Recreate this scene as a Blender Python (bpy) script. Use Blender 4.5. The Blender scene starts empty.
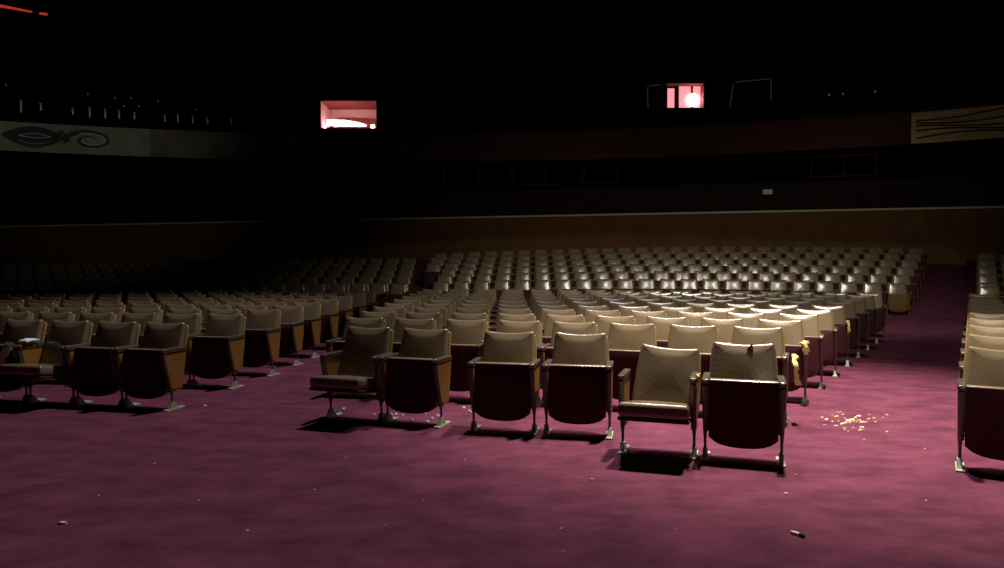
import bpy, math, random
from math import sin, cos, pi, radians as rad, atan2, sqrt
from mathutils import Vector, Matrix
random.seed(7)
SC = bpy.context.scene
COL = SC.collection

# ------------------------------------------------------------------ materials
def mat(name, base, rough=.6, metal=0, spec=.5, noise=0, nscale=6, bump=0, bscale=200, emit=None, estr=0, stretch=(1, 1, 1), alt=None):
    m = bpy.data.materials.new(name); m.use_nodes = True
    nt = m.node_tree; b = nt.nodes['Principled BSDF']
    b.inputs['Base Color'].default_value = (*base, 1)
    b.inputs['Roughness'].default_value = rough
    b.inputs['Metallic'].default_value = metal
    b.inputs['Specular IOR Level'].default_value = spec
    tc = nt.nodes.new('ShaderNodeTexCoord'); mp = nt.nodes.new('ShaderNodeMapping')
    mp.inputs['Scale'].default_value = stretch
    nt.links.new(tc.outputs['Object'], mp.inputs['Vector'])
    if noise or alt:
        n = nt.nodes.new('ShaderNodeTexNoise'); n.inputs['Scale'].default_value = nscale
        n.inputs['Detail'].default_value = 5; n.inputs['Roughness'].default_value = .65
        nt.links.new(mp.outputs['Vector'], n.inputs['Vector'])
        r = nt.nodes.new('ShaderNodeValToRGB')
        r.color_ramp.elements[0].position = .3; r.color_ramp.elements[1].position = .7
        lo = alt or tuple(c * (1 - noise) for c in base)
        hi = tuple(min(1, c * (1 + noise)) for c in base)
        r.color_ramp.elements[0].color = (*lo, 1); r.color_ramp.elements[1].color = (*hi, 1)
        nt.links.new(n.outputs['Fac'], r.inputs['Fac'])
        nt.links.new(r.outputs['Color'], b.inputs['Base Color'])
    if bump:
        n2 = nt.nodes.new('ShaderNodeTexNoise'); n2.inputs['Scale'].default_value = bscale
        n2.inputs['Detail'].default_value = 3
        nt.links.new(mp.outputs['Vector'], n2.inputs['Vector'])
        bp = nt.nodes.new('ShaderNodeBump'); bp.inputs['Strength'].default_value = bump
        bp.inputs['Distance'].default_value = .01
        nt.links.new(n2.outputs['Fac'], bp.inputs['Height'])
        nt.links.new(bp.outputs['Normal'], b.inputs['Normal'])
    if emit:
        b.inputs['Emission Color'].default_value = (*emit, 1)
        b.inputs['Emission Strength'].default_value = estr
    return m

M = {}
M['carpet'] = mat('carpet', (.132, .034, .065), .95, spec=.1, noise=.38, nscale=2.6, bump=.8, bscale=60, stretch=(1, 1.6, 1))
M['vinyl'] = mat('fawn_vinyl', (.190, .142, .086), .25, spec=.9, noise=.10, nscale=5, bump=.10, bscale=40)
M['vinyl_dark'] = mat('dark_vinyl', (.085, .068, .050), .25, spec=.6, noise=.15, nscale=8)
M['pan'] = mat('burgundy_seat_pan', (.058, .012, .017), .75, spec=.15, noise=.25, nscale=9, bump=.15, bscale=120)
M['wood'] = mat('amber_wood', (.27, .125, .026), .5, spec=.4, noise=.18, nscale=5, stretch=(6, 6, 1))
M['shell'] = mat('tan_back_shell', (.30, .19, .065), .5, noise=.15, nscale=6)
M['wood_dark'] = mat('dark_amber_wood', (.10, .055, .020), .5, noise=.15, nscale=6)
M['metal'] = mat('grey_green_metal', (.10, .105, .085), .5, metal=.4)
M['plate'] = mat('pale_green_plate', (.42, .48, .34), .5, metal=.1, noise=.2, nscale=20)
M['foam'] = mat('yellow_foam', (.68, .60, .20), .9, noise=.2, nscale=30)
M['paper'] = mat('white_paper', (.88, .92, .95), .8)
M['rag'] = mat('pale_green_rag', (.62, .78, .45), .9)
M['paper_warm'] = mat('cream_paper', (.78, .68, .40), .8)
M['wood_mid'] = mat('brown_wood_front', (.13, .068, .016), .6, spec=.2, noise=.15, nscale=6)
M['tear'] = mat('dark_tear_and_shadow', (.012, .010, .008), .9)
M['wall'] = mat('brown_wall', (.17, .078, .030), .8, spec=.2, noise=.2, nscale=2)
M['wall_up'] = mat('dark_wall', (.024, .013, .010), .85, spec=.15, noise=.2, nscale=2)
M['black'] = mat('black_paint', (.012, .011, .010), .9, spec=.1)
M['rail'] = mat('pale_rail', (.62, .58, .36), .5)
M['frame'] = mat('window_frame_paint', (.75, .62, .54), .6)
M['glass'] = mat('dark_glass', (.010, .010, .012), .15, spec=.5)
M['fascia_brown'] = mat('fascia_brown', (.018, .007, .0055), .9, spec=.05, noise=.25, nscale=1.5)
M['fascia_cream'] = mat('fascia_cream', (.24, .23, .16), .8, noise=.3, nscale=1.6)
M['fascia_mid'] = mat('fascia_cream_dim', (.17, .15, .10), .8, spec=.05, noise=.45, nscale=.9)  # mottled cream, darkened in the colour where the light fades along the front
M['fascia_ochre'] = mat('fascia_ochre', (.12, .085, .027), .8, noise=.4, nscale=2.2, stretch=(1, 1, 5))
M['scroll'] = mat('black_scroll', (.015, .018, .017), .7)
M['scroll_pale'] = mat('pale_scroll', (.40, .43, .40), .7)
M['niche'] = mat('pink_plaster', (.60, .52, .48), .8)
M['niche_red'] = mat('dark_red_board', (.18, .05, .04), .7)
M['pipe'] = mat('grey_pipe', (.34, .34, .30), .5, metal=.2)
M['tube'] = mat('pink_tube', (.9, .7, .7), .5, emit=(1, .42, .44), estr=11)
M['pane_lit'] = mat('lit_pink_pane', (.6, .3, .3), .5, emit=(1, .30, .33), estr=1.1)
M['redtube'] = mat('red_tube', (.6, .1, .05), .5, emit=(1, .07, .05), estr=.35)
M['sign'] = mat('pale_sign', (.75, .75, .70), .5)
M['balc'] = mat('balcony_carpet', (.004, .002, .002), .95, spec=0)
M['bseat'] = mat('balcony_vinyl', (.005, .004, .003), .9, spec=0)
M['glint_pale'] = mat('painted_pale_glint', (.62, .66, .62), .35, metal=.3)  # pale colour stands in for light glinting on the seat posts

# ------------------------------------------------------------------ mesh builder
class MB:
    def __init__(s): s.v = []; s.f = []
    def add(s, vs, fs, mx=None):
        o = len(s.v)
        s.v += [tuple(mx @ Vector(p)) if mx else tuple(p) for p in vs]
        s.f += [tuple(i + o for i in f) for f in fs]
    def box(s, lo, hi, mx=None):
        x0, y0, z0 = lo; x1, y1, z1 = hi
        s.add([(x0, y0, z0), (x1, y0, z0), (x1, y1, z0), (x0, y1, z0), (x0, y0, z1), (x1, y0, z1), (x1, y1, z1), (x0, y1, z1)],
              [(0, 3, 2, 1), (4, 5, 6, 7), (0, 1, 5, 4), (1, 2, 6, 5), (2, 3, 7, 6), (3, 0, 4, 7)], mx)
    def slab(s, outline, prof, caps=(0, 0), mx=None):
        """outline (x,z) counter-clockwise seen from -Y; prof list of (inset, y) from back to front; caps = bulge of the back and front faces"""
        n = len(outline)
        cx = sum(p[0] for p in outline) / n; cz = sum(p[1] for p in outline) / n
        nor = []
        for i in range(n):
            a, b = outline[i - 1], outline[(i + 1) % n]
            dx, dz = b[0] - a[0], b[1] - a[1]; L = math.hypot(dx, dz) or 1
            nor.append((dz / L, -dx / L))
        rings = [[(p[0] - q[0] * ins, y, p[1] - q[1] * ins) for p, q in zip(outline, nor)] for ins, y in prof]
        f0, f1 = rings[0], rings[-1]
        def dome(r, c):
            hx = max(abs(p[0] - cx) for p in r) or 1; hz = max(abs(p[2] - cz) for p in r) or 1
            return lambda x, z: c * max(0, 1 - ((x - cx) / hx) ** 2) * max(0, 1 - ((z - cz) / hz) ** 2)
        d0, d1 = dome(f0, caps[0]), dome(f1, caps[1])
        def toward(r, k, fn, sg):
            o = []
            for p in r:
                x, z = cx + (p[0] - cx) * k, cz + (p[2] - cz) * k
                o.append((x, p[1] + sg * fn(x, z), z))
            return o
        rings = [toward(f0, .55, d0, 1)] + rings + [toward(f1, k, d1, -1) for k in ((.82, .6, .36, .15) if caps[1] > .01 else (.6,))]
        vs = [p for r in rings for p in r]; fs = []
        for k in range(len(rings) - 1):
            for i in range(n):
                j = (i + 1) % n
                fs.append((k * n + i, k * n + j, (k + 1) * n + j, (k + 1) * n + i))
        vs.append((cx, f0[0][1] + caps[0], cz)); vs.append((cx, f1[0][1] - caps[1], cz))
        L = (len(rings) - 1) * n
        for i in range(n):
            j = (i + 1) % n
            fs.append((len(vs) - 2, j, i)); fs.append((len(vs) - 1, L + i, L + j))
        s.add(vs, fs, mx)
    def tube(s, pts, r, n=8, mx=None):
        pts = [Vector(p) for p in pts]; vs = []; fs = []
        for k, p in enumerate(pts):
            d = (pts[min(k + 1, len(pts) - 1)] - pts[max(k - 1, 0)]).normalized()
            u = d.cross(Vector((0, 0, 1))) if abs(d.z) < .9 else d.cross(Vector((1, 0, 0)))
            u.normalize(); w = d.cross(u)
            rr = r[k] if isinstance(r, (list, tuple)) else r
            vs += [p + (u * cos(2 * pi * i / n) + w * sin(2 * pi * i / n)) * rr for i in range(n)]
        for k in range(len(pts) - 1):
            for i in range(n):
                j = (i + 1) % n
                fs.append((k * n + i, k * n + j, (k + 1) * n + j, (k + 1) * n + i))
        fs.append(tuple(range(n - 1, -1, -1))); fs.append(tuple(range((len(pts) - 1) * n, len(pts) * n)))
        s.add(vs, fs, mx)
    def mesh(s, name, m, smooth=False):
        me = bpy.data.meshes.new(name); me.from_pydata(s.v, [], s.f); me.update()
        import bmesh
        bm = bmesh.new(); bm.from_mesh(me); bmesh.ops.recalc_face_normals(bm, faces=bm.faces); bm.to_mesh(me); bm.free()
        me.materials.append(M[m])
        if smooth:
            me.polygons.foreach_set('use_smooth', [True] * len(me.polygons))
            me.set_sharp_from_angle(angle=rad(50))
        return me

def link(name, me, parent=None, loc=None, rot=None):
    o = bpy.data.objects.new(name, me); COL.objects.link(o)
    if parent: o.parent = parent
    if loc: o.location = loc
    if rot: o.rotation_euler = rot
    return o
def build(name, mb, m, parent=None, smooth=False): return link(name, mb.mesh(name, m, smooth), parent)
def tag(o, label=None, cat=None, group=None, kind=None):
    if label: o['label'] = label
    if cat: o['category'] = cat
    if group: o['group'] = group
    if kind: o['kind'] = kind
    return o
def struct(name, mb, m, parent=None, smooth=False):
    o = build(name, mb, m, parent, smooth)
    if not parent: o['kind'] = 'structure'
    return o
def empty(name, loc, rz=0):
    o = link(name, None, None, loc, (0, 0, rz)); o.empty_display_size = .1
    return o

# ------------------------------------------------------------------ camera
F, HC, HY = 720.0, 1.37, 264.0
cam = bpy.data.cameras.new('camera'); co = link('camera', cam)
cam.sensor_width = 36; cam.lens = 36 * F / 1004; cam.clip_end = 200
PITCH = math.atan((284 - HY) / F)
co.location = (0, 0, HC); co.rotation_euler = (pi / 2 - PITCH, 0, 0)
SC.camera = co
def proj(x, y, z):
    dy, dz = y, z - HC
    d = dy * cos(PITCH) - dz * sin(PITCH); u = dy * sin(PITCH) + dz * cos(PITCH)
    return 502 + F * x / d, 284 - F * u / d
def ray(px, py):
    a, b = (px - 502) / F, (284 - py) / F
    return a, cos(PITCH) + b * sin(PITCH), -sin(PITCH) + b * cos(PITCH)
def ground(px, py, z=0):
    x, y, w = ray(px, py); k = (z - HC) / w
    return x * k, y * k
def at_y(px, py, Y):
    x, y, w = ray(px, py); k = Y / y
    return Vector((x * k, Y, HC + w * k))

# ------------------------------------------------------------------ floor
def floor_z(x, y):
    t = x * .156 + y * .988
    if t < 10.0: return 0.0
    if t < 19.1: return min(.05, (t - 10.0) * .011)
    return .05 + (min(t, 26) - 19.1) * .21
mb = MB()
xs = [-28 + i for i in range(57)]; ys = [-9 + .5 * i for i in range(88)]
mb.add([(x, y, floor_z(x, y)) for y in ys for x in xs],
       [(j * 57 + i, j * 57 + i + 1, (j + 1) * 57 + i + 1, (j + 1) * 57 + i) for j in range(87) for i in range(56)])
struct('floor', mb, 'carpet')

# ------------------------------------------------------------------ the seat, three levels of detail
def outline_back(n):
    pts = []
    hb, ht, H = .234, .213, .475
    def arc(cx, cz, r, a0, a1): return [(cx + r * cos(a0 + (a1 - a0) * i / n), cz + r * sin(a0 + (a1 - a0) * i / n)) for i in range(n + 1)]
    pts += arc(-hb + .03, .03, .03, pi, 1.5 * pi)
    pts += arc(hb - .03, .03, .03, 1.5 * pi, 2 * pi)
    for i in range(1, n): pts.append((hb + (ht - hb) * i / n + .004 * sin(pi * i / n), .03 + (H - .055) * i / n))
    pts += arc(ht - .022, H - .022, .022, 0, .5 * pi)
    for i in range(1, 2 * n):
        u = i / (2 * n); pts.append(((ht - .022) * (1 - 2 * u), H - .017 * (1 - (1 - 2 * u) ** 2)))
    pts += arc(-ht + .022, H - .022, .022, .5 * pi, pi)
    for i in range(1, n): pts.append((-(ht + (hb - ht) * i / n) - .004 * sin(pi * i / n), H - .025 - (H - .055) * i / n))
    return pts
def outline_seat(n, hw0=.222, hw1=.233, L=.46, sag=.022):
    """front edge of the seat is at the top; the rear edge (bottom when folded) is bowed"""
    pts = []
    for i in range(2 * n + 1):
        u = i / (2 * n) * 2 - 1
        pts.append((hw0 * u, .035 * abs(u) ** 5 + sag * u * u))
    for i in range(1, n): pts.append((hw0 + (hw1 - hw0) * i / n, .06 + (L - .08) * i / n))
    r = .018
    pts += [(hw1 - r + r * cos(a * pi / 2 / n), L - r + r * sin(a * pi / 2 / n)) for a in range(n + 1)]
    pts += [(-(hw1 - r) - r * sin(a * pi / 2 / n), L - r + r * cos(a * pi / 2 / n)) for a in range(n + 1)]
    for i in range(1, n): pts.append((-hw1 + (hw1 - hw0) * i / n, L - .02 - (L - .08) * i / n))
    return pts
def prof(t0, t1, r, n):
    """rounded edge profile from back (t0) to front (t1)"""
    a = [(r * (1 - sin(i * pi / 2 / n)), t0 - r + r * cos(i * pi / 2 / n)) for i in range(n + 1)]
    b = [(r * (1 - cos(i * pi / 2 / n)), t1 + r - r * sin(i * pi / 2 / n)) for i in range(n + 1)]
    return a + b
TILT = Matrix.Translation((0, .075, .352)) @ Matrix.Rotation(rad(-19), 4, 'X')
XU = Matrix.Translation((0, -.085, .110)) @ Matrix.Rotation(rad(-4), 4, 'X')              # seat folded up
XD = Matrix.Translation((0, .055, .258)) @ Matrix.Rotation(rad(81), 4, 'X')                 # seat let down
SIDE_PTS = [(-.15, .543), (-.045, .20), (.10, .19), (.165, .543)]
def seat_meshes(q):
    n = {0: 5, 1: 3, 2: 2}[q]; e = {0: 5, 1: 3, 2: 1}[q]
    d = {}
    b = MB(); b.slab(outline_back(n), prof(.035, -.032, .030, e), (0, .020), TILT); d['backrest'] = b.mesh('backrest', 'vinyl', True)
    b = MB(); o = [(x * 1.045, z * 1.01 - .02) for x, z in outline_back(n)]
    b.slab(o, prof(.058, .030, .008, max(1, e - 2)), (.004, 0), TILT); d['back_shell'] = b.mesh('back_shell', 'shell', True)
    for k, X in (('up', XU), ('down', XD)):
        if q == 2: X = Matrix.Translation((0, 0, -.035)) @ X
        b = MB(); b.slab(outline_seat(n), prof(.105, 0, .034, e), (.012, 0), X); d['seat_' + k] = b.mesh('seat', 'vinyl', True)
        b = MB(); b.slab([(x * 1.02, z - .006) for x, z in outline_seat(n, sag=.03)], prof(.004, -.022, .008, max(1, e - 2)), (0, .006), X)
        d['pan_' + k] = b.mesh('seat_pan', 'pan', True)
    for s in (-1, 1):
        x = .248 * s
        b = MB()
        ol = [(.030 * cos(a), .022 * sin(a)) for a in [2 * pi * i / (4 * n) for i in range(4 * n)]]
        ol = [(max(-.026, min(.026, p[0] * 1.15)), max(-.019, min(.022, p[1] * 1.15))) for p in ol]
        b.slab(ol, prof(.17, -.175, .016, max(1, e - 2)), (0, .004), Matrix.Translation((x, 0, .562)))
        d['arm%d' % s] = b.mesh('armrest', 'vinyl_dark', True)
        b = MB()
        yz = SIDE_PTS
        vs = [(x - .019, y, z) for y, z in yz] + [(x + .019, y, z) for y, z in yz]
        b.add(vs, [(0, 1, 2, 3), (7, 6, 5, 4), (0, 4, 5, 1), (1, 5, 6, 2), (2, 6, 7, 3), (3, 7, 4, 0)])
        d['side%d' % s] = b.mesh('side_panel', 'wood')
        b = MB(); xl = x + .004 * s
        b.tube([(xl, -.158, .540), (xl, -.13, .42), (xl, -.055, .20), (xl, -.03, .14), (xl, -.025, .012)], [.021, .019, .014, .010, .010], 6 if q else 8)
        b.tube([(xl, -.028, .15), (xl, .03, .21), (xl, .09, .26)], .010, 6)
        d['leg%d' % s] = b.mesh('leg', 'metal', True)
        b = MB()
        b.box((x - .026, -.12, 0), (x + .026, .13, .012))
        b.add([(xl - .016, -.075, .012), (xl + .016, -.075, .012), (xl + .016, .05, .012), (xl - .016, .05, .012),
               (xl - .016, -.045, .075), (xl + .016, -.045, .075), (xl + .016, -.01, .075), (xl - .016, -.01, .075)],
              [(0, 3, 2, 1), (4, 5, 6, 7), (0, 1, 5, 4), (1, 2, 6, 5), (2, 3, 7, 6), (3, 0, 4, 7)])
        d['foot%d' % s] = b.mesh('foot_plate', 'plate')
    for s in (-1, 1):
        b = MB()
        x = .248 * s; yz = SIDE_PTS
        vs = [(x - .011, y, z) for y, z in yz] + [(x + .011, y, z) for y, z in yz]
        b.add(vs, [(0, 1, 2, 3), (7, 6, 5, 4), (0, 4, 5, 1), (1, 5, 6, 2), (2, 6, 7, 3), (3, 7, 4, 0)])
        b.box((x - .012, -.04, 0), (x + .012, .02, .2)); b.box((x - .026, -.17, .543), (x + .026, .17, .58))
        d['frame%d' % s] = b.mesh('side_frame', 'wood_dark')
    return d
SM = {q: seat_meshes(q) for q in (0, 1, 2)}

def make_seat(q, down=False):
    r = empty('theatre_seat', (0, 0, 0)); d = SM[q]; k = 'down' if down else 'up'
    b = link('backrest', d['backrest'], r)
    if q < 2: link('back_shell', d['back_shell'], b)
    s = link('seat', d['seat_' + k], r); p = link('seat_pan', d['pan_' + k], s); p['label'] = 'dark burgundy seat underside'
    if q == 2:
        for sd in (-1, 1): link('side_frame', d['frame%d' % sd], r)
    else:
        for sd in (-1, 1):
            link('armrest', d['arm%d' % sd], r)
            link('side_panel', d['side%d' % sd], r)
            g = link('leg', d['leg%d' % sd], r)
            if q == 0 or True: link('foot_plate', d['foot%d' % sd], g)
    return r
KIDS = {}
def copy_tree(o, parent=None):
    c = o.copy(); COL.objects.link(c); c.parent = parent
    for ch in KIDS.setdefault(o.name, list(o.children)): copy_tree(ch, c)
    return c
PROTO = {}
def place(q, down, x, y, z, rz):
    key = (q, down)
    if key not in PROTO:
        PROTO[key] = o = make_seat(q, down); KIDS.clear()
        for ob in [o] + list(o.children_recursive): KIDS[ob.name] = list(ob.children)
    else: o = copy_tree(PROTO[key])
    o.location = (x, y, z); o.rotation_euler = (0, 0, rz)
    return o

# ------------------------------------------------------------------ where the seats stand
ORD = 'first second third fourth fifth sixth seventh eighth ninth tenth eleventh twelfth thirteenth fourteenth fifteenth sixteenth seventeenth eighteenth nineteenth twentieth'.split()
ORD += ['twenty-' + o for o in ORD[:9]] + ['thirtieth']
seats = []   # dicts x y z rz block row idx down
def row(block, r, right, th0, dth, left_x=None, count=None, pitch=.560, to_right=False):
    """a row walked from its aisle end; th = turn of the row against the camera's own left-right line"""
    x, y = right; th = th0; i = 0
    sg = -1 if not to_right else 1
    while True:
        ux, uy = sg * cos(th), -sg * sin(th)
        cx, cy = x + ux * .262, y + uy * .262
        if count is not None and i >= count: break
        if left_x is not None and cx < left_x: break
        if i > 40: break
        px, py = proj(cx, cy, floor_z(cx, cy) + .5)
        hw = .30 * F / cy
        if -hw < px < 1004 + hw:
            ex = rad((3, 1.5)[i]) if block == 'CF' and i < 2 else 0
            seats.append(dict(x=cx, y=cy, z=floor_z(cx, cy), rz=-th - ex, block=block, row=r, idx=i, down=False))
        x += ux * pitch; y += uy * pitch; th += dth; i += 1

# first row of the middle block: three pairs, read off the photograph
def pair(block, r, A, B, i0, downs):
    (ax, ay), (bx, by) = A, B     # left foot, right foot on the floor
    th = atan2(ay - by, bx - ax); L = math.hypot(bx - ax, by - ay)
    for k, f in enumerate((.25, .75)):
        cx, cy = ax + (bx - ax) * f, ay + (by - ay) * f
        seats.append(dict(x=cx, y=cy, z=0, rz=-th, block=block, row=r, idx=i0 - k, down=downs[k]))
pair('CF', 0, (.855, 5.26), (1.955, 4.90), 1, (True, False))
pair('CF', 0, (-.275, 5.92), (.905, 5.68), 3, (False, False))
pair('CF', 0, (-1.545, 6.42), (-.475, 6.06), 5, (True, False))
for k in range(1, 10):
    Y = 6.24 + (k - 1) * .853
    row('CF', k, (2.48 + .618 * (Y - 6.24) + .0058 * (Y - 6.24) ** 2, Y), rad(21.5), rad(-1.35), left_x=-1.62)
for k in range(6):
    row('CB', k, (10.15 + .60 * k, 17.9 + .88 * k), rad(17), rad(-.8), left_x=-1.95 - .06 * k)
LFX = [(-3.08, 6.75), (-2.93, 7.93), (-2.80, 8.82), (-2.76, 9.73), (-2.72, 10.52), (-2.66, 11.4), (-2.62, 12.3), (-2.56, 13.2), (-2.5, 14.1)]
for k, p in enumerate(LFX):
    row('LF', k, p, rad(13.5 if k == 0 else 11), rad(-.5), count=24, pitch=.552)
for k in range(6):
    row('LB', k, (-2.5 - .06 * k, 18.8 + .9 * k), rad(8), rad(-.2), count=30)
for k in range(10):
    Y = 4.80 + .88 * k
    row('RF', k, (3.06 + .65 * (Y - 4.80), Y), rad(31), 0, count=3, to_right=True)
for k in range(6):
    row('RB', k, (11.2 + .57 * k, 17.0 + .87 * k), rad(29), 0, count=4, to_right=True)

BL = {'CF': ('centre front block', 'right aisle'), 'CB': ('centre rear block', 'right aisle'), 'LF': ('left front block', 'left aisle'),
      'LB': ('left rear block', 'left aisle'), 'RF': ('right front block', 'right aisle'), 'RB': ('right rear block', 'right aisle')}
SPECIAL = {
    ('CF', 0, 0): 'fawn theatre seat with torn black notch in its top, nearest the litter patch',
    ('CF', 0, 1): 'fawn theatre seat with its seat let down, beside the seat with torn top',
    ('CF', 0, 2): 'folded fawn theatre seat just left of the lit front seat let down',
    ('CF', 0, 3): 'folded fawn theatre seat third from left in the centre front row',
    ('CF', 0, 4): 'dim folded theatre seat with amber side panel, second from left in centre front row',
    ('CF', 0, 5): 'dim theatre seat let down at left end of the centre front row',
    ('LF', 0, 0): 'dark folded seat with amber side panel at aisle end of left front row',
    ('LF', 0, 2): 'dark theatre seat let down in the front row of the left block',
    ('LF', 0, 1): 'dark folded seat in left front row, between seat let down and aisle seat',
    ('RF', 0, 0): 'big folded theatre seat at right edge, front row across the right aisle',
}
for s in seats:
    if (s['block'], s['row'], s['idx']) in (('LF', 0, 2),): s['down'] = True
    s['d'] = math.hypot(s['x'], s['y'])
seats.sort(key=lambda s: s['d'])
rest = []
by_key = {}
NIND = 300
for n, s in enumerate(seats):
    if n >= NIND:
        rest.append(s); continue
    q = 0 if n < 45 else (1 if n < 150 else 2)
    rz, x, y = s['rz'], s['x'], s['y']
    if s['block'] != 'CF': rz += rad(random.uniform(-.4, .4))
    o = place(q, s['down'], x, y, s['z'] + .001, rz)
    b, a = BL[s['block']]
    lab = SPECIAL.get((s['block'], s['row'], s['idx']))
    if not lab:
        col = 'dark' if s['block'] in ('LF', 'LB') else ('grey-lit' if s['block'] in ('CB', 'RB') else 'fawn')
        pos = 'on the' if s['idx'] == 0 else ORD[s['idx']] + ' seat from the'
        lab = '%s folded theatre seat, %s row of %s, %s %s' % (col, ORD[s['row']], b, pos, a)
    tag(o, lab, 'theatre seat', 'theatre seats in the ' + b)
    by_key[(s['block'], s['row'], s['idx'])] = o
    if (s['block'], s['row'], s['idx']) == ('CB', 0, 0):
        for c in o.children_recursive:
            if c.name.startswith('seat_pan'):
                c.data = c.data.copy(); c.data.materials[0] = M['wood_mid']; c['label'] = 'amber wooden seat underside'
mb = MB()
for s in rest:
    mx = Matrix.Translation((s['x'], s['y'], s['z'])) @ Matrix.Rotation(s['rz'], 4, 'Z')
    d = SM[2]
    for k in ('backrest', 'seat_up', 'pan_up', 'frame-1', 'frame1'):
        me = d[k]; mb.add([v.co for v in me.vertices], [tuple(p.vertices) for p in me.polygons], mx)
me = mb.mesh('theatre_seats', 'vinyl', True)
for k in ('pan', 'wood_dark'): me.materials.append(M[k])
idx = []
for s in rest:
    for k, v in (('backrest', 0), ('seat_up', 0), ('pan_up', 1), ('frame-1', 2), ('frame1', 2)): idx += [v] * len(SM[2][k].polygons)
me.polygons.foreach_set('material_index', idx)
tag(link('theatre_seating', me), 'dim massed theatre seats in the farthest rows under the balcony', 'seats', 'theatre seats in the far rows', 'stuff')

# seat let down: its backrest hangs crooked
o = by_key[('CF', 0, 1)]
for c in o.children:
    if c.name.startswith('backrest'):
        c.rotation_euler = (rad(-3), rad(3.5), 0); c.location = (.012, -.018, -.035)
# torn notch in the aisle seat's backrest
o = by_key[('CF', 0, 0)]
for c in o.children:
    if c.name.startswith('backrest'):
        t = MB()
        pts = [(.045, .478), (.030, .462), (.012, .448), (.026, .440), (.040, .425), (.020, .437), (.002, .446), (.018, .458), (.028, .476)]
        t.slab([(x + .022, z - .026) for x, z in pts][::-1], [(0, -.030), (0, -.0525)], (0, 0), TILT)
        g = build('tear', t, 'tear', c); g['label'] = 'black torn notch in the vinyl'

# ------------------------------------------------------------------ hall shell
def wallbox(name, a, b, z0, z1, th, m):
    """vertical wall from ground point a to b, thickness th away to the left of a->b"""
    a, b = Vector(a), Vector(b); d = (b - a).normalized(); nrm = Vector((-d.y, d.x)) * th
    w = MB(); p = [a, b, b + nrm, a + nrm]
    w.add([(q.x, q.y, z0) for q in p] + [(q.x, q.y, z1) for q in p],
          [(0, 3, 2, 1), (4, 5, 6, 7), (0, 1, 5, 4), (1, 2, 6, 5), (2, 3, 7, 6), (3, 0, 4, 7)])
    return struct(name, w, m)
BWA, BWB = Vector((-27.5, 36.05)), Vector((27.5, 19.55))        # foot line of the rear wall, left to right
bd = (BWB - BWA).normalized(); bn = Vector((bd.y, -bd.x))        # bn points to the hall
if bn.y > 0: bn = -bn
ZR = 3.19
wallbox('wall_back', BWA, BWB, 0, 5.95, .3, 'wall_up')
def on_wall(px):
    a, y, _ = ray(px, 250); a /= y
    # BWA + s*bd with x = a*y
    s = (a * BWA.y - BWA.x) / (bd.x - a * bd.y)
    return s
def wall_pt(s, off, z):
    p = BWA + bd * s + bn * off
    return Vector((p.x, p.y, z))
def wall_frame():
    return Matrix(((bd.x, bn.x, 0, 0), (bd.y, bn.y, 0, 0), (0, 0, 1, 0), (0, 0, 0, 1)))
WM = Matrix.Translation((BWA.x, BWA.y, 0)) @ wall_frame()
L = (BWB - BWA).length
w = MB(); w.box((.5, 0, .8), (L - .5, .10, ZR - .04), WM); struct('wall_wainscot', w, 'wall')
w = MB(); w.box((.5, 0, ZR - .045), (L - .5, .19, ZR + .02), WM); struct('trim_1', w, 'rail')
def wall_z(px, py):
    s = on_wall(px); p = wall_pt(s, 0, 0)
    x, y, z = ray(px, py); return HC + z * p.y / y
def window(n, px0, px1, z0, z1, mull=0):
    s0, s1 = on_wall(px0), on_wall(px1)
    f = MB(); e = .06
    f.box((s0, .0, z0), (s1, .07, z0 + e), WM); f.box((s0, 0, z1 - e), (s1, .07, z1), WM)
    f.box((s0, 0, z0 + e), (s0 + e, .07, z1 - e), WM); f.box((s1 - e, 0, z0 + e), (s1, .07, z1 - e), WM)
    if mull:
        m_ = (s0 + s1) / 2; f.box((m_ - e / 2, 0, z0 + e), (m_ + e / 2, .07, z1 - e), WM)
    o = struct('window_%d' % n, f, 'frame')
    g = MB(); g.box((s0 + e, .005, z0 + e), (s1 - e, .02, z1 - e), WM); build('pane', g, 'glass', o)
edges = [377, 411, 444.5, 478.5, 512.5, 546.5, 583, 618]
zb, zt = wall_z(500, 187), wall_z(500, 164)
for i in range(7): window(i + 1, edges[i] + .4, edges[i + 1] - .4, zb, zt)
window(8, 809, 876, wall_z(842, 177), wall_z(842, 155), 1)
# small pale sign under the balcony
s = on_wall(767)
e = MB(); e.box((s - .16, .0, wall_z(767, 194.5)), (s + .16, .05, wall_z(767, 189.5)), WM)
sg = tag(build('wall_sign', e, 'frame'), 'small pale unlit sign on the dark rear wall under the balcony', 'sign')
e = MB(); e.box((s - .14, .05, wall_z(767, 193.9)), (s + .14, .062, wall_z(767, 190.1)), WM)
build('face_plate', e, 'sign', sg)

wallbox('wall_left', (-27, 36), (-27, -9), 0, 13.4, -.3, 'black')
wallbox('wall_right', (27, 36), (27, -9), 0, 13.4, .3, 'black')
wallbox('wall_front', (-27, -9), (27, -9), 0, 13.4, -.3, 'black')
wallbox('wall_upper', (-27, 40), (27, 40), 5, 13.4, .3, 'black')
w = MB(); w.box((-27.3, -9.3, 13.4), (27.3, 40.3, 13.7)); struct('ceiling', w, 'black')

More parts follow.
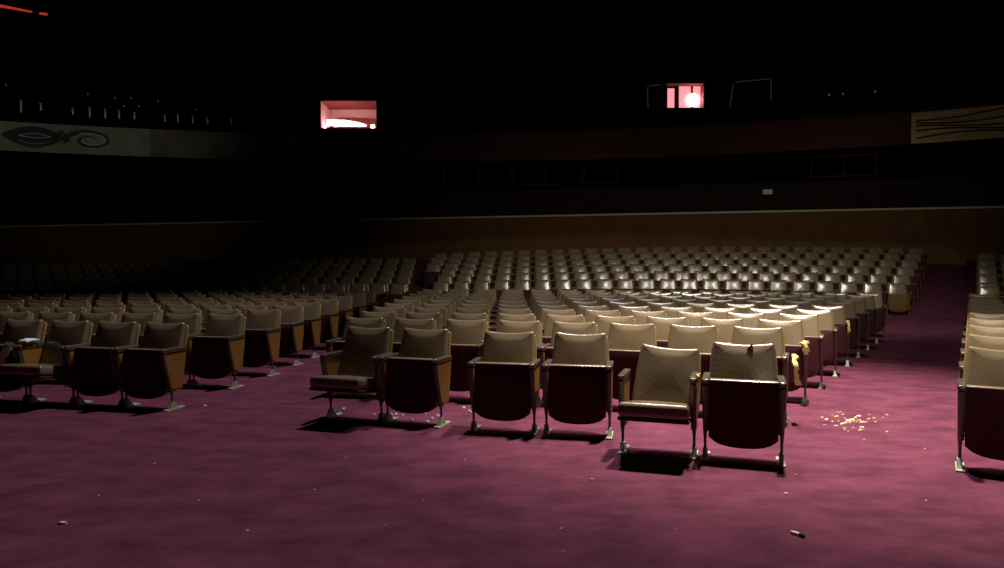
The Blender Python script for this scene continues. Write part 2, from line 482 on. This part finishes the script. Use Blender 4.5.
# ------------------------------------------------------------------ balcony
BC, BR = Vector((-2.5, -6.6)), 27.0
ZF0, ZF1 = 4.26, 5.0
def bp(a, off, z):
    r = BR - off
    return (BC.x + r * sin(a), BC.y + r * cos(a), z)
def arc_band(a0, a1, off0, off1, z0, z1, n=24, mbx=None):
    w = mbx or MB()
    for i in range(n):
        b0, b1 = a0 + (a1 - a0) * i / n, a0 + (a1 - a0) * (i + 1) / n
        p = [bp(b0, off0, z0), bp(b1, off0, z0), bp(b1, off1, z0), bp(b0, off1, z0), bp(b0, off0, z1), bp(b1, off0, z1), bp(b1, off1, z1), bp(b0, off1, z1)]
        w.add(p, [(0, 3, 2, 1), (4, 5, 6, 7), (0, 1, 5, 4), (2, 3, 7, 6)] + ([(3, 0, 4, 7)] if i == 0 else []) + ([(1, 2, 6, 5)] if i == n - 1 else []))
    return w
def ang(px):
    lo, hi = -1.2, 1.2
    for _ in range(50):
        m_ = (lo + hi) / 2; p = bp(m_, 0, 0)
        if 502 + F * p[0] / p[1] < px: lo = m_
        else: hi = m_
    return lo
aR = ang(909)
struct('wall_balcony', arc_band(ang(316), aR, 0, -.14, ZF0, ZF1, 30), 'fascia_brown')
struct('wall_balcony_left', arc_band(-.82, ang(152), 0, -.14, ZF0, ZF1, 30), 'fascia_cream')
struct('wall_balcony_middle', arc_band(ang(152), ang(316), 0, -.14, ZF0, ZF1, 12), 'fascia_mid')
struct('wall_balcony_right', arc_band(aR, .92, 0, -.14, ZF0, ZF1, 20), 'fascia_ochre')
struct('trim_2', arc_band(-.82, .92, .03, -.18, ZF1, ZF1 + .05, 50), 'fascia_brown')
# soffit: from the fascia up to the rear wall
w = MB(); N = 40; vs = []
for i in range(N + 1):
    a = -.82 + 1.74 * i / N
    p = bp(a, -.07, ZF0 + .02); q = bp(a, -14, 5.9)
    vs += [p, q]
w.add(vs, [(2 * i, 2 * i + 2, 2 * i + 3, 2 * i + 1) for i in range(N)]); struct('ceiling_balcony', w, 'black')
# stepped tier, with two openings left for the lit passages
def rake_z(off): return 4.33 + .40 * off
P1a, P1b = at_y(320.5, 128, 23.2), at_y(376.5, 128, 23.2)
P2a, P2b = at_y(666.5, 108, 25.4), at_y(704, 108, 25.4)
def in_niche(x, y, pad=.03):
    return (P1a.x - pad < x < P1b.x + pad and 23.1 < y < 26.9) or (P2a.x - pad < x < P2b.x + pad and 25.3 < y < 28.9)
w = MB(); da = 1.74 / 150; st = .45
for k in range(26):
    o0 = .14 + k * st; z = rake_z(k * st)
    for i in range(150):
        a0 = -.82 + i * da; a1 = a0 + da
        pm = bp((a0 + a1) / 2, -(o0 + st / 2), z)
        if in_niche(pm[0], pm[1], .12): continue
        w.add([bp(a0, -o0, z), bp(a1, -o0, z), bp(a1, -o0 - st, z), bp(a0, -o0 - st, z), bp(a0, -o0 - st, z + st * .40), bp(a1, -o0 - st, z + st * .40)],
              [(0, 1, 2, 3), (3, 2, 5, 4)])
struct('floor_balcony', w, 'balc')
# balcony seating, hardly more than a texture in the dark
w = MB()
for k in range(0, 11):
    off = .55 + k * .9
    for i in range(110):
        a = -.72 + i * 1.5 / 110
        p = bp(a, -off, 0)
        if in_niche(p[0], p[1], .75) or abs(a - .07) < .02: continue
        px = 502 + F * p[0] / p[1]
        if not -40 < px < 1044 or 258 < px < 384 or 640 < px < 778 or (abs(px - 906) < 4 or abs(px - 6) < 8) and k > 1: continue
        mx = Matrix.Translation((p[0], p[1], rake_z(math.floor((off - .14 + .2) / st) * st))) @ Matrix.Rotation(-a, 4, 'Z')
        w.box((-.17, .0, .35), (.17, .06, .80), mx); w.box((-.17, -.10, .08), (.17, -.01, .48), mx); w.box((-.19, -.1, 0), (-.175, .05, .55), mx)
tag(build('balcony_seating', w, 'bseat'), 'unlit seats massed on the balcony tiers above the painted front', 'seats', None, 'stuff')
# dark row-end standards, their glints painted on as pale sleeves
STD = [(17, 101, 113), (37, 104, 111), (69, 109, 115), (86, 108, 118), (101.5, 110, 119), (115.5, 111, 119), (161.5, 116, 124), (174.5, 115, 124), (189.5, 117, 125), (204, 118, 125), (131, 113, 120), (228, 119, 124)]
for i, (px, y0, y1) in enumerate(STD):
    a = ang(px); p = bp(a, -.75, 0)
    zb_, zt_ = at_y(px, y1, p[1]).z, at_y(px, y0, p[1]).z
    mx = Matrix.Translation(p) @ Matrix.Rotation(-a, 4, 'Z')
    e = MB(); e.tube([(0, 0, rake_z(.45)), (0, 0, zb_ + .01)], .018, 8, mx)
    o = build('balcony_glint_post', e, 'black', None, True)
    e = MB(); e.tube([(0, 0, zb_ + .011), (0, 0, zt_ - .05), (0, -.015, zt_ - .012), (0, -.06, zt_)], [.026, .030, .036, .026], 8, mx)
    build('post_glint', e, 'glint_pale', o, True)['label'] = 'pale glint painted on as a sleeve'
    tag(o, 'dark seat post with its glint painted pale, above the left balcony front', 'post', 'seat posts along the balcony')
DOT = [(88, 94), (115, 98), (131, 98), (124, 106), (139, 106.5), (158, 101), (6, 85), (196, 110), (255, 105.5), (829, 95), (843, 94), (875, 91.5), (853, 108), (906, 96)]
for px, py in DOT:
    a = ang(px); p = bp(a, -2.9 if px < 500 else -3.0, 0); q = at_y(px, py, p[1])
    mx = Matrix.Translation(q) @ Matrix.Rotation(-a, 4, 'Z')
    e = MB(); e.slab([(.035 * cos(2 * pi * i / 10), .035 * sin(2 * pi * i / 10)) for i in range(10)], [(.006, .02), (0, 0), (.010, -.02)], (0, .006), mx)
    o = build('balcony_glint_post', e, 'glint_pale', None, True)  # pale cap painted in for a speck of glinting light
    e = MB(); e.tube([(0, .021, 0), (0, .03, -.05), (0, .03, -(q.z - rake_z(2.9) + .15))], .010, 6, mx)
    build('stem', e, 'black', o, True)
    tag(o, 'tiny glint painted as a pale seat post cap high on the dark balcony', 'post', 'seat post glints higher on the balcony')

# painted leaf and scroll on the balcony front
def fas(u, v, off=.02):
    """u along the front in metres from the photo's left edge, v above the bottom"""
    return Vector(bp(ang(0) + u / BR, off, ZF0 + v))
def stroke(mbx, uv, wd, off=.02):
    n = len(uv); vs = []
    for i, (u, v) in enumerate(uv):
        a, b = uv[max(0, i - 1)], uv[min(n - 1, i + 1)]
        dx, dy = b[0] - a[0], b[1] - a[1]; Ln = math.hypot(dx, dy) or 1
        ww = wd(i / (n - 1)) if callable(wd) else wd
        nx, ny = -dy / Ln * ww / 2, dx / Ln * ww / 2
        vs += [fas(u + nx, v + ny, off), fas(u - nx, v - ny, off), fas(u + nx, v + ny, .008), fas(u - nx, v - ny, .008)]
    fs = []
    for i in range(n - 1):
        k = 4 * i
        fs += [(k, k + 1, k + 5, k + 4), (k + 2, k + 6, k + 7, k + 3), (k, k + 4, k + 6, k + 2), (k + 1, k + 3, k + 7, k + 5)]
    mbx.add(vs, fs)
def scroll_ornament(u0, label, m1='scroll', m2='scroll_pale', grp=None):
    e = MB()
    tp = [(u0 + 1.35 * t, .40 + .22 * sin(pi * t) * (1 - .1 * t)) for t in [i / 18 for i in range(19)]]
    bt = [(u0 + 1.35 * t, .40 - .25 * sin(pi * t)) for t in [i / 18 for i in range(19)]]
    stroke(e, tp, .085); stroke(e, bt, .085)
    for c in (.12, .24, .36, .48, .60):
        stroke(e, [(u0 + .12 + 1.1 * t, .40 - .20 * sin(pi * t) + .36 * sin(pi * t) * c / .6) for t in [i / 12 for i in range(13)]], .075)
    sp = [(u0 + 1.95 + (.11 + .40 * t) * cos(.6 + 9.2 * t) * 1.15, .36 + (.05 + .21 * t) * sin(.6 + 9.2 * t)) for t in [i / 50 for i in range(51)]]
    stroke(e, sp, lambda t: .06 + .06 * t)
    stroke(e, [(u0 + 1.2 + .3 * t, .45 + .1 * sin(5 * t)) for t in [i / 8 for i in range(9)]], .06)
    o = build('painted_scroll', e, m1); tag(o, label, 'wall ornament', grp)
    e = MB()
    sp = [(u0 + 1.97 + (.05 + .36 * t) * cos(.1 + 8.4 * t) * 1.1, .36 + (.02 + .17 * t) * sin(.1 + 8.4 * t)) for t in [i / 40 for i in range(41)]]
    stroke(e, sp, .035, .026); 
    for c in (.2, .42): stroke(e, [(u0 + .35 + .7 * t, .40 - .14 * sin(pi * t) + .30 * sin(pi * t) * c / .6) for t in [i / 10 for i in range(11)]], .02, .026)
    build('pale_strokes', e, m2, o)
scroll_ornament(.12, 'black leaf and spiral scroll painted on the pale left balcony front')
u1 = (ang(322) - ang(0)) * BR
scroll_ornament(u1, 'very dark leaf and scroll on brown balcony front under the pink lit opening', 'scroll', 'fascia_brown')
e = MB(); u2 = (ang(914) - ang(0)) * BR
for i in range(5): stroke(e, [(u2 + 3.0 * t, .12 + .12 * i + .07 * sin(5 * t + i) + .05 * t) for t in [k / 20 for k in range(21)]], .035)
tag(build('painted_strokes', e, 'fascia_brown'), 'faint wavy brown brush strokes on the ochre right balcony front', 'wall ornament')

# ------------------------------------------------------------------ lit passages in the balcony
def frame_box(mbx, x0, x1, y, z0, z1, t, dep):
    mbx.box((x0 - t, y, z0 - t), (x1 + t, y + dep, z0)); mbx.box((x0 - t, y, z1), (x1 + t, y + dep, z1 + t))
    mbx.box((x0 - t, y, z0), (x0, y + dep, z1)); mbx.box((x1, y, z0), (x1 + t, y + dep, z1))
# first: broad low opening
x0, x1, y0 = P1a.x, P1b.x, 23.2; z0 = P1a.z; z1 = at_y(350, 100.5, 23.2).z; dep = 1.35
r = tag(empty('exit_opening', ((x0 + x1) / 2, y0, z0)), 'broad low pink lit opening above the brown balcony front', 'opening')
def sub(name, mbx, m, root, smooth=False, parent=None):
    lo = root.location
    mbx.v = [(a - lo.x, b - lo.y, c - lo.z) for a, b, c in mbx.v]
    return build(name, mbx, m, parent or root, smooth)
e = MB(); frame_box(e, x0, x1, y0, z0, z1, .06, .08); sub('frame', e, 'black', r)
e = MB(); e.add([(x0, y0 + .08, z0), (x0 + .02, y0 + dep, z0), (x0 + .02, y0 + dep, z1 - .05), (x0, y0 + .08, z1), (x0 - .06, y0 + .08, z0), (x0 - .06, y0 + dep, z0), (x0 - .06, y0 + dep, z1), (x0 - .06, y0 + .08, z1)],
                 [(0, 1, 2, 3), (4, 7, 6, 5), (0, 3, 7, 4), (1, 5, 6, 2), (3, 2, 6, 7), (0, 4, 5, 1)]); sub('side_wall', e, 'niche', r)
e = MB(); e.box((x1, y0 + .08, z0), (x1 + .06, y0 + dep, z1)); sub('side_wall', e, 'niche', r)
e = MB(); e.box((x0 - .06, y0 + dep, z0), (x1 + .06, y0 + dep + .06, z1 + .06)); sub('back_panel', e, 'niche', r)
e = MB(); e.box((x0 + .5, y0 + dep - .05, z0 + .47), (x1 - .55, y0 + dep, z0 + .53)); sub('wall_strip', e, 'niche_red', r)
e = MB(); e.box((x0 - .06, y0 + .08, z1), (x1 + .06, y0 + dep, z1 + .06)); sub('ceiling_panel', e, 'niche_red', r)
e = MB(); e.box((x0 - .06, y0, z0 - .06), (x1 + .06, y0 + dep, z0)); sub('sill', e, 'niche', r)
bz = at_y(350, 118, 24.4).z
e = MB(); e.add([(x0 + .30, 24.4, z0), (x1 - .05, 24.4, z0), (x1 - .05, 24.4, bz - .06), (x0 + .30, 24.4, bz), (x0 + .30, 24.45, z0), (x1 - .05, 24.45, z0), (x1 - .05, 24.45, bz - .06), (x0 + .30, 24.45, bz)],
                [(0, 1, 2, 3), (4, 7, 6, 5), (0, 4, 5, 1), (3, 2, 6, 7), (0, 3, 7, 4), (1, 5, 6, 2)]); sub('low_board', e, 'niche_red', r)
# glowing tubes lying at the mouth of the opening
lx = lambda px: at_y(px, 124, 23.6).x
e = MB(); zt = at_y(345, 123.5, 23.6).z
e.tube([(lx(327), 23.6, zt + .02), (lx(345), 23.6, zt + .01), (lx(358), 23.6, zt - .03), (lx(366), 23.6, zt - .07)], [.10, .10, .07, .03], 12)
lamp = build('tube_lamp', e, 'tube', None, True); tag(lamp, 'long glowing white-pink tube lamp lying in the broad lit opening', 'lamp')
e = MB(); e.box((lx(330), 23.58, z0 + .003), (lx(333), 23.68, zt - .05)); build('bracket', e, 'black', lamp)
e = MB(); e.tube([(lx(371), 23.62, z0 + .10), (lx(374.4), 23.62, z0 + .11)], .085, 12)
lamp2 = build('bulb_lamp', e, 'tube', None, True); tag(lamp2, 'short glowing bulb lamp at right end of the broad lit opening', 'lamp')
e = MB(); e.box((lx(372), 23.58, z0 + .003), (lx(374), 23.66, z0 + .04)); build('base', e, 'black', lamp2)
e = MB(); e.tube([(lx(321.5) + .09, 23.62, z0 + .085), (lx(323) + .09, 23.62, z0 + .09)], .06, 12)
lamp3 = build('bulb_lamp', e, 'tube', None, True); tag(lamp3, 'small glowing bulb lamp at left end of the broad lit opening', 'lamp')
# second: opening with double glazed doors
x0, x1, y0 = P2a.x, P2b.x, 25.4; z0 = P2a.z; z1 = at_y(685, 83, 25.4).z; dep = 1.3
r = tag(empty('exit_opening', ((x0 + x1) / 2, y0, z0)), 'narrow pink lit opening with glazed double door, right of centre balcony', 'opening')
e = MB(); frame_box(e, x0, x1, y0, z0, z1, .06, .08); sub('frame', e, 'black', r)
e = MB(); e.box((x0 - .06, y0 + .08, z0), (x0, y0 + dep, z1)); sub('side_wall', e, 'niche_red', r)
e = MB(); e.box((x1, y0 + .08, z0), (x1 + .06, y0 + dep, z1)); sub('side_wall', e, 'niche_red', r)
e = MB(); e.box((x0 - .06, y0 + .08, z1), (x1 + .06, y0 + dep, z1 + .06)); sub('ceiling_panel', e, 'niche_red', r)
e = MB(); e.box((x0 - .06, y0, z0 - .06), (x1 + .06, y0 + dep, z0)); sub('sill', e, 'niche_red', r)
yd = y0 + .5
X = lambda px: at_y(px, 96, yd).x
Z = lambda py: at_y(685, py, yd).z
e = MB(); e.box((x0, yd + .01, z0), (x1, yd + .06, Z(85.5) + .02)); e.box((x0, yd + .01, Z(85.5)), (x1, yd + .06, z1))
def pane(px0, px1, py0, py1, m, name='pane'):
    e = MB(); e.box((X(px0), yd - .01, Z(py1)), (X(px1), yd + .008, Z(py0))); return sub(name, e, m, r)
sub('door_frame', e, 'black', r)
pane(667.5, 674.3, 88.5, 107.6, 'pane_lit'); pane(679, 690.6, 85.3, 107.6, 'pane_lit'); pane(693, 702, 85.3, 107.6, 'pane_lit')
e = MB(); e.box((X(675), yd - .05, z0), (X(678.6), yd + .01, z1)); sub('door_post', e, 'black', r)
e = MB(); e.box((X(690.9), yd - .03, z0), (X(692.8), yd + .01, Z(85))); sub('mullion', e, 'niche_red', r)
e = MB(); cxp = X(692.6); e.slab([(.24 * cos(t) + cxp, .23 * sin(t) + Z(100.6)) for t in [2 * pi * i / 20 for i in range(20)]], [(.03, yd - .06), (0, yd - .08), (.04, yd - .11)], (0, .02))  # glowing disc added for the white glow low in the panes
l4 = build('pane_glow', e, 'tube', None, True); tag(l4, 'white glow low in the narrow lit double door, built as a glowing disc', 'lamp')
e = MB(); e.tube([(cxp, yd - .08, z0 + .002), (cxp, yd - .08, Z(105))], .015, 8); build('stem', e, 'black', l4)

# pipe rails beside the openings
def rail(pts, label, Y):
    e = MB(); P = [at_y(px, py, Y) for px, py in pts]
    e.tube([tuple(p) for p in P], .016, 8); o = build('pipe_rail', e, 'pipe', None, True); tag(o, label, 'rail')
    for p in (P[0], P[-1]):
        e = MB(); e.slab([(.05 * cos(2 * pi * i / 10), .05 * sin(2 * pi * i / 10)) for i in range(10)], [(0, .01), (0, -.01)], (0, 0), Matrix.Translation(p) @ Matrix.Rotation(pi / 2, 4, 'X'))
        build('flange', e, 'pipe', o)
rail([(730, 107), (733, 84), (735, 82), (769, 79), (771, 80), (771, 106)], 'thin grey pipe rail right of the narrow pink opening', 25.3)
rail([(648, 107), (647.5, 87), (650, 85.5), (660, 85)], 'thin grey pipe rail just left of the narrow pink opening', 25.3)
rail([(265, 132), (265.5, 114), (267, 112.5), (303, 112), (305, 113.5), (305, 131)], 'thin dark pipe rail left of the broad pink opening', 23.1)

# red tube high at the left
e = MB(); pa, pb, pc, pd = at_y(-30, 0, 17), at_y(32, 12, 17.4), at_y(40, 13.4, 17.4), at_y(47, 14.4, 17.4)
e.tube([tuple(pa), tuple(pa.lerp(pb, .5)), tuple(pb)], [.035, .035, .02], 8)
o = build('strip_light', e, 'redtube', None, True); tag(o, 'thin red strip light slanting down in the top left corner', 'lamp')
e = MB(); e.tube([tuple(pc), tuple(pd)], .028, 8); build('tail_lamp', e, 'redtube', o, True)
e = MB(); e.tube([tuple(p + Vector((0, .06, .02))) for p in (pa, pb, pd)], .03, 6); build('housing', e, 'black', o)
for p in (pa.lerp(pb, .25), pb):
    e = MB(); e.tube([tuple(p + Vector((0, .06, .03))), (p.x, p.y + .06, 13.4)], .012, 6); build('hanger', e, 'black', o)

# ------------------------------------------------------------------ litter
def scrap(px, py, size, m, label, grp=None, z=0, asp=.5, rot=None, cat='litter', name='paper_scrap', h=.25):
    x, y = ground(px, py, z)
    rr = random.Random(int(px * 31 + py * 17)); n = 9
    e = MB(); vs = []; 
    rad_ = [size * .5 * rr.uniform(.7, 1.15) for _ in range(n)]
    ring = [(rad_[i] * cos(2 * pi * i / n), rad_[i] * asp * sin(2 * pi * i / n)) for i in range(n)]
    lo = [(a, b, 0) for a, b in ring]; hi = [(a * .8, b * .8, size * h * rr.uniform(.4, 1)) for a, b in ring]
    vs = lo + hi + [(0, 0, size * h * .5), (0, 0, 0)]
    fs = [(i, (i + 1) % n, n + (i + 1) % n, n + i) for i in range(n)] + [(n + i, n + (i + 1) % n, 2 * n) for i in range(n)] + [((i + 1) % n, i, 2 * n + 1) for i in range(n)]
    e.add(vs, fs, Matrix.Rotation(rot if rot is not None else rr.uniform(-.6, .6), 4, 'Z'))
    o = build(name, e, m); o.location = (x, y, z + .001)
    return tag(o, label, cat, grp)
SCR = [(63, 524, .055, 'paper', 'largest white paper scrap on carpet at lower left'),
       (98, 496, .026, 'paper', 'white paper scrap just above the largest scrap at lower left'),
       (205, 406, .05, 'paper', 'white paper scrap on the carpet in front of the left aisle'),
       (199, 501, .020, 'paper_warm', 'small cream scrap on carpet between the lower left scraps and the centre'),
       (247, 531, .022, 'paper', 'small bluish white scrap lower left, nearest the bottom edge'),
       (314, 490, .022, 'paper', 'small white scrap on carpet below the left end of the centre row'),
       (385, 526, .016, 'paper_warm', 'tiny cream scrap near the bottom edge left of centre'),
       (346, 458, .020, 'paper_warm', 'tiny cream scrap in front of the shadow of the left pair'),
       (154, 464, .022, 'paper_warm', 'tiny cream scrap on open carpet before the left block'),
       (423, 500, .014, 'paper', 'tiny bluish scrap on open carpet left of centre'),
       (465, 460, .018, 'paper_warm', 'tiny cream scrap in front of the third folded front seat'),
       (592, 480, .040, 'paper_warm', 'cream paper scrap in front of the front seat let down'),
       (561, 529, .020, 'paper', 'small white scrap near the bottom edge at centre'),
       (563, 552, .018, 'paper', 'small white scrap lowest at the bottom edge at centre'),
       (675, 529, .014, 'paper', 'tiny white scrap near the bottom, right of centre'),
       (786, 494, .034, 'paper_warm', 'cream scrap on carpet in front of the seat with torn top'),
       (796, 475, .022, 'paper_warm', 'small cream scrap beside the foot of the seat with torn top'),
       (926, 501, .020, 'paper_warm', 'small cream scrap on carpet at lower right'),
       (925, 449, .024, 'paper_warm', 'small cream scrap on the right aisle left of the big edge seat'),
       (864, 440, .024, 'paper_warm', 'single cream scrap just below the scattered litter patch')]
for px, py, sz, m, lab in SCR: scrap(px, py, sz, m, lab)
# crushed cigarette stub at lower right: pale paper, with its shadow built on as a dark end
x, y = ground(798.5, 536)
r = tag(empty('cigarette_stub', (x, y, .001), rad(-50)), 'crushed pale cigarette stub with its shadow as a dark end, lower right carpet', 'litter')
e = MB(); e.tube([(-.030, 0, .009), (-.01, .002, .009), (.006, -.002, .010)], [.009, .009, .008], 8); build('paper_end', e, 'paper', r, True)
e = MB(); e.tube([(.007, -.002, .010), (.022, -.004, .009), (.034, -.001, .008)], [.009, .010, .007], 8); build('shadow_end', e, 'tear', r, True)
e = MB(); e.tube([(-.040, 0, .009), (-.0305, 0, .009)], [.008, .009], 8); build('filter_end', e, 'foam', r, True)
rp = random.Random(5)
for i in range(46):
    if i < 28: px, py = rp.gauss(853, 14), rp.gauss(421, 3.4)
    else: px, py = rp.uniform(820, 888), rp.uniform(411, 433)
    scrap(px, py, rp.uniform(.02, .06) if i < 26 else rp.uniform(.02, .035), rp.choice(['paper_warm', 'paper_warm', 'foam']),
          'yellowish foam and paper crumb in the scattered litter patch on the right aisle', 'crumbs in the litter patch', asp=rp.uniform(.3, .8))
for px, py in [(334, 412), (343.5, 409.5), (374, 415), (391.5, 415), (396, 415), (402, 416), (412, 421), (431.6, 418.7), (438, 416.4), (428, 422), (340, 414), (470, 412), (464, 408), (425, 414)]:
    scrap(px, py, .034, 'paper', 'small white scrap under the left pair of the centre front row', 'white scraps under the front seats', asp=.8, h=.5)

# torn foam and rags on armrests
def rag(name, key, side, pts, wd, m, label, cat='rag'):
    """a strip of foam that lies over an armrest; pts (x,y,z) in the seat's own frame"""
    o = by_key.get(key); fine = []
    for a_, b_ in zip(pts, pts[1:]):
        for k in range(3): fine.append(tuple(a_[i] + (b_[i] - a_[i]) * k / 3 for i in range(3)))
    pts = fine + [pts[-1]]
    mx = Matrix.Translation(o.location) @ Matrix.Rotation(o.rotation_euler.z, 4, 'Z')
    e = MB(); n = len(pts); vs = []; rr = random.Random(len(label))
    for i, p in enumerate(pts):
        w_ = wd * rr.uniform(.45, 1.2) / 2
        j = rr.uniform(-.012, .012); p = (p[0] + rr.uniform(-.012, .012), p[1], p[2])
        vs += [(p[0] - w_, p[1] + j, p[2]), (p[0] + w_, p[1] - j, p[2]), (p[0] - w_ * .8, p[1] - .012, p[2] + .018), (p[0] + w_ * .8, p[1] - .012, p[2] + .018)]
    fs = [(0, 2, 3, 1), (4 * n - 4, 4 * n - 3, 4 * n - 1, 4 * n - 2)]
    for i in range(n - 1):
        k = 4 * i; fs += [(k, k + 1, k + 5, k + 4), (k + 2, k + 6, k + 7, k + 3), (k, k + 4, k + 6, k + 2), (k + 1, k + 3, k + 7, k + 5)]
    e.add(vs, fs, mx)
    return tag(build(name, e, m, None, True), label, cat)
A = .248
over = lambda x, drop: [(x, .08, .588), (x, -.02, .59), (x - .01, -.12, .59), (x, -.185, .585), (x + .01, -.198, .55), (x + .015, -.198, .598 - drop)]
rag('foam_strip', ('CF', 2, 0), 1, over(A, .10), .06, 'foam', 'yellow torn foam on the aisle armrest of the third row')
rag('foam_strip', ('CF', 1, 0), 1, [(A + .07, .05, .57), (A + .08, -.03, .55), (A + .085, -.09, .50), (A + .10, -.10, .42), (A + .11, -.11, .34)], .05, 'foam', 'yellow torn foam hanging beside the second row aisle armrest')
rag('foam_strip', ('CF', 0, 1), 1, [(A + .035, -.08, .592), (A + .035, -.13, .592), (A + .035, -.188, .585), (A + .036, -.198, .55), (A + .037, -.199, .52)], .016, 'foam', 'thin yellow foam sliver between the armrests of the lit front pair')
rag('foam_strip', ('CF', 1, 4), -1, [(-A, .02, .60), (-A + .02, -.06, .605), (-A, -.15, .60)], .09, 'foam', 'yellow-green foam piece on an armrest behind the centre front row')
rag('foam_strip', ('CF', 1, 6), -1, [(-A, .06, .60), (-A + .03, -.03, .61), (-A + .02, -.13, .60), (-A + .02, -.192, .58)], .08, 'foam', 'pale yellow foam on armrest behind the left end of the centre front row')
rag('foam_strip', ('CF', 5, 0), 1, over(A, .14), .04, 'foam', 'pale foam strip on the sixth row aisle armrest')
rag('rag', ('LF', 0, 3), 1, [(A - .01, -.182, .595), (A - .03, -.20, .55), (.17, -.212, .46), (.15, -.22, .40), (.13, -.22, .34)], .13, 'rag', 'pale green rag hanging from the armrest of a folded left front row seat')
rag('paper_sheet', ('LF', 0, 2), -1, [(-A, .08, .605), (-A, -.02, .62), (-A + .02, -.12, .61)], .10, 'paper', 'crumpled pale paper on an armrest in the left front row', 'paper')

# ------------------------------------------------------------------ light
def spot(name, loc, tgt, power, col, size, blend, radius=.12):
    l = bpy.data.lights.new(name, 'SPOT'); l.energy = power; l.color = col; l.spot_size = rad(size); l.spot_blend = blend; l.shadow_soft_size = radius
    o = link(name, l, None, loc); d = Vector(tgt) - Vector(loc); o.rotation_euler = d.to_track_quat('-Z', 'Y').to_euler()
    return o
spot('house_spot', (2.9, 7.2, 9.0), (2.8, 6.9, 0), 9400, (1, .88, .73), 53, 1, .22)
spot('house_lamp', (1.2, 9.6, 12.4), (-3.0, 5.6, 0), 3900, (1, .92, .93), 82, 1, .25)
spot('mid_fill', (3.2, 10.2, 9.2), (3.8, 11.5, 0), 480, (1, .93, .82), 120, 1, .25)  # unseen fill, added to lighten the aisle and the last front rows
spot('rear_spot', (6.5, 11.5, 6.4), (7.6, 17.4, .3), 850, (1, .95, .82), 80, 1, .12)
spot('rear_spot_mid', (2.8, 11.5, 6.4), (1.8, 17.4, .3), 900, (1, .95, .82), 84, 1, .12)
spot('rear_wall_fill', (2.0, -6.0, 4.5), (6.5, 26.0, 3.6), 2900, (1, .92, .74), 44, 1, .2)  # added fill from the camera side for the rear wall and balcony
spot('left_balcony_fill', (-2.0, -6.0, 4.5), (-12.2, 19.0, 5.7), 1700, (.95, 1, .9), 24, 1, .2)  # added fill that brightens the left balcony front and its posts
w = bpy.data.worlds.new('world'); SC.world = w; w.use_nodes = True
w.node_tree.nodes['Background'].inputs[0].default_value = (.5, .45, .5, 1); w.node_tree.nodes['Background'].inputs[1].default_value = .0
SC.view_settings.view_transform = 'Standard'; SC.view_settings.look = 'None'
SC.view_settings.exposure = 0; SC.view_settings.gamma = 1; SC.view_settings.use_curve_mapping = False
print('SEATS', len(seats), 'rest', len(rest))
